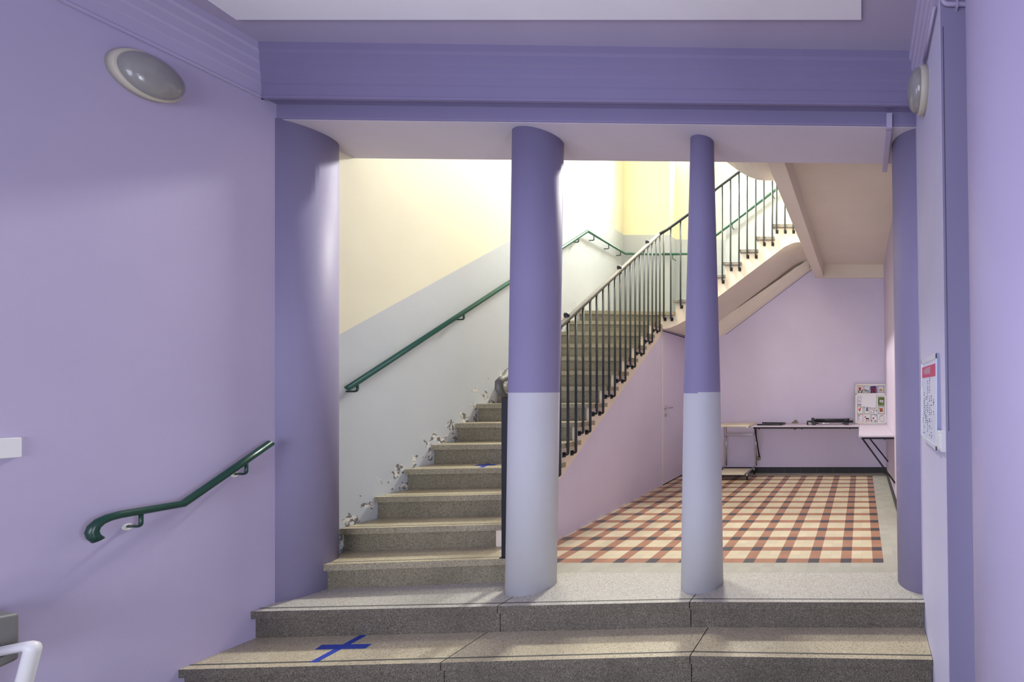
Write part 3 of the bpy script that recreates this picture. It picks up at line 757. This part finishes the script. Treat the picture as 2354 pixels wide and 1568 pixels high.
cx = [(-0.070, 0.030), (0.045, 0.142), (0.155, 0.258), (0.272, 0.376)]
r0, r1, r2 = (1.118, 1.262), (0.985, 1.108), (0.850, 0.978)
cells.append((*cx[0], *r0, None, [('a_dark', 'line', [(.1, .55), (.6, .5)], .004), scrib('a_violet', .4, .12, .35, .1, 14, .003, 11), rim('a_violet', 12, .002)], AP))
cells.append((*cx[3], *r0, 'a_green', [scrib('a_leaf', .5, .5, .46, .46, 80, .006, 13), ('paper', 'dot', [(.5, .5), (.4, .52), (.62, .5)], .022), scrib('a_blue', .5, .45, .24, .13, 22, .005, 14)], 'a_leaf'))
cells.append((*cx[0], *r1, 'a_leaf', [('a_red', 'line', [(.25, .75), (.45, .45), (.65, .9)], .014), ('a_red', 'line', [(.3, .55), (.5, .35)], .012)], 'paper'))
cells.append((*cx[1], *r1, 'a_leaf', [scrib('a_violet', .5, .6, .22, .28, 26, .003, 15), scrib('a_dark', .6, .5, .1, .12, 8, .003, 16)], 'paper'))
cells.append((*cx[2], *r1, None, [('a_orange', 'dot', [(.2, .6), (.12, .2), (.45, .2)], .010), ('a_leaf', 'dot', [(.85, .45)], .012), ('a_yellow', 'dot', [(.55, .78), (.65, .75)], .012), ('a_blue', 'dot', [(.48, .45)], .011), rim('a_violet', 17, .002)], 'paper'))
cells.append((*cx[3], *r1, 'a_green', [scrib('a_orange', .5, .5, .34, .38, 34, .007, 18), scrib('a_blue', .55, .42, .22, .12, 18, .007, 19)], 'paper'))
cells.append((*cx[0], *r2, None, [rim('a_pink', 20, .006), rim('a_orange', 21, .003), ('a_blue', 'line', [(.22, .95), (.25, .5), (.35, .2)], .006), ('a_green', 'dot', [(.42, .82)], .009)], 'paper'))
cells.append((*cx[1], *r2, None, [('a_orange', 'dot', [(.18, .65), (.22, .72)], .011), scrib('a_dark', .55, .48, .28, .08, 22, .006, 22), ('a_red', 'line', [(.45, .4), (.45, .05), (.8, .4), (.82, .05)], .005), ('a_green', 'line', [(.35, .4), (.28, .05)], .005), rim('a_pink', 23, .002)], 'paper'))
cells.append((*cx[2], *r2, 'a_deep', [('a_red', 'dot', [(.4, .5), (.45, .58), (.32, .52), (.72, .2)], .011), ('a_green', 'line', [(.45, .4), (.62, .12), (.85, .12)], .005), ('a_deep', 'dot', [(.15, .25)], .010), ('a_deep', 'line', [(.6, .85), (.7, .75), (.85, .85), (.75, .95)], .004)], 'paper'))
cells.append((*cx[3], *r2, None, [('a_dark', 'line', [(.2, .8), (.2, .35), (.55, .05), (.9, .1), (.95, .6), (.7, .97), (.3, .8)], .003), ('a_red', 'dot', [(.42, .75)], .008), ('a_dark', 'dot', [(.3, .45), (.6, .5), (.78, .4), (.55, .2), (.62, .78)], .004), ('a_red', 'line', [(.35, .85), (.6, .95), (.75, .85)], .006)], 'paper'))
t, slab = frame_board('drawing_board', 'white framed board of drawings in front, with a blank sheet taped over it', x0 + .002, x1 - .004, H0, 1.322, 7.055, 7.115, cells)
mb = MB(); 
def PP(x, z): f = (z - H0) / (1.322 - H0); return (x, 7.055 + .06 * f - 0.016, z)
vs = [mb.bm.verts.new(PP(*q)) for q in ((0.000, 1.106), (0.235, 1.085), (0.245, 1.305), (0.010, 1.312))]
vb = [mb.bm.verts.new((v.co.x, v.co.y + .0015, v.co.z)) for v in vs]
mb.face(vs); mb.face(vb[::-1])
for i in range(4): mb.face([vs[i], vb[i], vb[(i + 1) % 4], vs[(i + 1) % 4]])
tag(build('paper_sheet', mb, 'paper'), 'blank white sheet stuck over the front board of drawings', 'paper')

# ------------------------------------------------------------------ trolley
tr = thing('trolley', 'chrome tube trolley with ivory shelves behind the slender column', 'trolley', (-1.97, 6.9, 0))
build('top_shelf', MB().box(-2.22, -1.705, 6.62, 7.12, 0.815, 0.838), 'ivory', tr, bevel=.004)
build('bottom_shelf', MB().box(-2.21, -1.775, 6.62, 7.06, 0.085, 0.105), 'ivory', tr, bevel=.004)
build('crossbar', MB().box(-2.22, -1.755, 7.085, 7.10, 0.625, 0.670), 'chrome', tr, bevel=.003)
for x_ in (-2.235, -1.745):
    mb = MB(); mb.tube(fillet([(x_, 6.66, 0.808), (x_, 7.10, 0.808), (x_, 7.10, 0.13), (x_, 7.06, 0.115), (x_, 6.66, 0.095), (x_, 6.64, 0.06)], 0.05, 6), 0.011, 10)
    mb.tube([(x_ + .03, 7.12, 0.80), (x_ + .03, 7.12, 0.14)], 0.009, 8)
    build('side_frame', mb, 'chrome', tr, smooth=True)
for x_ in (-2.235, -1.745):
    for y_ in (6.66, 7.10):
        mb = MB(); mb.lathe([(0.012, -.014), (0.032, -.014), (0.036, -.010), (0.036, .010), (0.032, .014), (0.012, .014)], (x_, y_, 0.0365), (1, 0.25, 0), 22); c_ = build('caster', mb, 'rubber', tr, smooth=True)
        mb = MB(); mb.box(x_ - .012, x_ + .012, y_ - .012, y_ + .012, .065, .10); build('fork', mb, 'chrome', c_)

# ------------------------------------------------------------------ notice board on the right wall
def wx(z): return WR + lean(z)
nb = thing('notice_board', 'white wall planner board with a rose red header strip on the right wall', 'notice board', (0.40, 2.57, 1.33))
ya, yb2, zb, zt = 2.192, 2.735, 1.088, 1.578
xf = 0.380
mb = MB(); mb.box(xf, 0.403, ya, yb2, zb, zt); build('backing', mb, 'alu_side', nb, bevel=.001)
mb = MB()
for a in ((ya, yb2, zb, zb + .022), (ya, yb2, zt - .028, zt), (ya, ya + .014, zb, zt), (yb2 - .014, yb2, zb, zt)): mb.box(xf - .005, xf + .001, a[0], a[1], a[2], a[3])
build('frame', mb, 'alu', nb, bevel=.001)
mb = MB(); mb.box(xf - .0015, xf, ya + .012, yb2 - .012, zb + .02, zt - .026); build('writing_surface', mb, 'board_white', nb)
mb = MB(); mb.box(xf - .0025, xf - .001, ya + .03, yb2 - .03, zt - .115, zt - .050); hd = build('header_strip', mb, 'red', nb)
tc = bpy.data.curves.new('header_text', 'FONT'); tc.body = 'ANNIVERSAIRES'; tc.size = 0.052; tc.align_x = 'CENTER'; tc.align_y = 'CENTER'; tc.space_character = 0.92
to = bpy.data.objects.new('tmp_text', tc); C.collection.objects.link(to)
bpy.context.view_layer.update()
me = bpy.data.meshes.new_from_object(to.evaluated_get(bpy.context.evaluated_depsgraph_get())); bpy.data.objects.remove(to)
for v_ in me.vertices:
    a, b = v_.co.x, v_.co.y; v_.co = Vector((xf - .0030, 2.50 - a * 0.66, zt - .080 + b))
me.materials.clear(); me.materials.append(M['board_white'])
for f in me.polygons: f.material_index = 0
o = bpy.data.objects.new('header_text', me); C.collection.objects.link(o); o.parent = hd
mb = MB(); rd = random.Random(5)
for c_, (yy, zs, ze, dens) in enumerate(((2.635, 1.45, 1.13, .6), (2.56, 1.35, 1.20, .7), (2.50, 1.455, 1.125, .8), (2.43, 1.455, 1.12, .8), (2.37, 1.36, 1.12, .45), (2.30, 1.34, 1.24, .5), (2.69, 1.22, 1.13, .7))):
    z_ = zs
    while z_ > ze:
        if rd.random() < dens:
            wd = rd.uniform(.010, .034); yy2 = yy - rd.uniform(0, .012)
            n_ = rd.randint(2, 5)
            for q in range(n_):
                a = yy2 - wd * q / n_; mb.box(xf - .0022, xf - .0012, a - wd / n_ * .7, a, z_ - rd.uniform(.002, .005), z_ + rd.uniform(.0, .004))
        z_ -= 0.0125
mb.box(xf - .0022, xf - .0012, 2.545, 2.562, 1.225, 1.245)
mb.box(xf - .0022, xf - .0012, 2.705, 2.709, 1.415, 1.445)
build('handwriting', mb, 'ink', nb)
# switch box at the wall corner
sb = thing('switch_box', 'small white surface box at the near corner of the right wall', 'switch box', (0.395, 2.15, 1.14))
build('body', MB().box(0.379, 0.404, 2.064, 2.182, 1.098, 1.192), 'white_plastic', sb, bevel=.003)
build('rocker', MB().box(0.3755, 0.380, 2.085, 2.165, 1.112, 1.175), 'white_plastic', sb, bevel=.001)
# surface conduits
mb = MB(); mb.box(0.168, 0.206, 2.925, 3.50, 3.135, 3.167); mb.box(0.168, 0.206, 2.900, 2.932, 3.135, 3.235)
tag(build('cable_duct', mb, 'violet', bevel=.002), 'square lavender cable duct running under the lintel near the right column', 'cable duct')
mb = MB(); mb.tube(fillet([(0.380, 2.036, 3.56), (0.380, 2.036, 3.195), (0.70, 2.036, 3.195)], 0.03, 6), 0.010, 10)
pp = tag(build('conduit_pipe', mb, 'violet', smooth=True), 'thin painted conduit bending across the top of the right wall end', 'pipe')
build('pipe_clip', MB().box(0.440, 0.450, 2.022, 2.049, 3.17, 3.215), 'violet', pp)
mb = MB(); mb.tube([(WR + lean(z) + .012, 2.047, z) for z in (1.2, 3.10)], 0.0016, 5)
tag(build('wall_crack', mb, 'dark_plastic'), 'thin dark vertical crack down the right wall end', 'crack')
mb = MB(); mb.tube([(WR + lean(3.242) - .018, 2.10, 3.235), (WR + lean(3.242) - .018, 2.44, 3.235)], 0.008, 8)
tag(build('cable', mb, 'violet', smooth=True), 'thin painted cable below the cornice leading to the right wall light', 'cable')

# ------------------------------------------------------------------ left foreground
ws = thing('wall_plate', 'off white wall plate cut by the left edge of the picture', 'wall plate', (-3.82, 1.9, 1.12))
build('body', MB().box(-3.832, -3.812, 1.76, 1.980, 1.088, 1.178), 'white_plastic', ws, bevel=.003)
build('slot', MB().box(-3.8125, -3.811, 1.76, 1.90, 1.112, 1.116), 'dark_plastic', ws)
db = thing('door_closer', 'worn grey metal case with a bent white tube arm at lower left', 'bracket', (-3.70, 1.86, 0.18))
mb = MB(); mb.hexa([(-3.80, 1.80, .19), (-3.655, 1.80, .20), (-3.655, 1.895, .225), (-3.80, 1.895, .21), (-3.80, 1.80, .445), (-3.655, 1.80, .44), (-3.655, 1.895, .425), (-3.80, 1.895, .445)])
build('case', mb, 'grey_plastic', db, bevel=.012)
mb = MB(); mb.box(-3.662, -3.640, 1.80, 1.855, .26, .315); build('arm_socket', mb, 'dark_plastic', db, bevel=.006)
mb = MB(); mb.tube(fillet([(-3.645, 1.828, .29), (-3.47, 1.828, .325), (-3.53, 1.828, .10), (-3.56, 1.828, -.05), (-3.80, 1.828, -.05)], .03, 6), 0.020, 12)
build('arm', mb, 'white_plastic', db, smooth=True)
mb = MB(); mb.box(-3.834, -3.80, 1.78, 1.86, -.09, .40); build('mounting_strip', mb, 'dark_plastic', db)

# ------------------------------------------------------------------ blue tape crosses on the treads
def strip(mb, pts, z): 
    a = [mb.bm.verts.new((x, y, z + .0004)) for x, y in pts]; b = [mb.bm.verts.new((x, y, z + .0010)) for x, y in pts]
    mb.face(a[::-1]); mb.face(b)
    for i in range(4): mb.face([a[i], a[(i + 1) % 4], b[(i + 1) % 4], b[i]])
def gp(px, py, z): y = 1002 * (1.4 - z) / (py - 893); return ((px - 1980) * y / 1002, y)
tx = thing('tape_cross', 'blue adhesive tape cross stuck on the wide lower step', 'tape', (*gp(787, 1488, -RISE), -RISE), 'blue tape crosses')
mb = MB(); strip(mb, [gp(724.7, 1493.6, -RISE), gp(839.4, 1491.3, -RISE), gp(854.7, 1481, -RISE), gp(740, 1483, -RISE)], -RISE + .0008); build('strip', mb, 'tape', tx)
mb = MB(); strip(mb, [gp(711, 1523, -RISE), gp(728.5, 1523, -RISE), gp(854, 1455, -RISE), gp(836, 1456, -RISE)], -RISE); build('strip', mb, 'tape', tx)
z4 = 4 * RISE
def g4(px, py): return gp(px, py, z4)
tx = thing('tape_cross', 'small blue tape cross on a tread halfway up, beside the newel', 'tape', (*g4(1115, 1070), z4), 'blue tape crosses')
mb = MB(); strip(mb, [g4(1091, 1071.5), g4(1135, 1070.3), g4(1145, 1067.3), g4(1100, 1068)], z4 + .0008); build('strip', mb, 'tape', tx)
mb = MB(); strip(mb, [g4(1101, 1075), g4(1111, 1075), g4(1128, 1066), g4(1118, 1066)], z4); build('strip', mb, 'tape', tx)
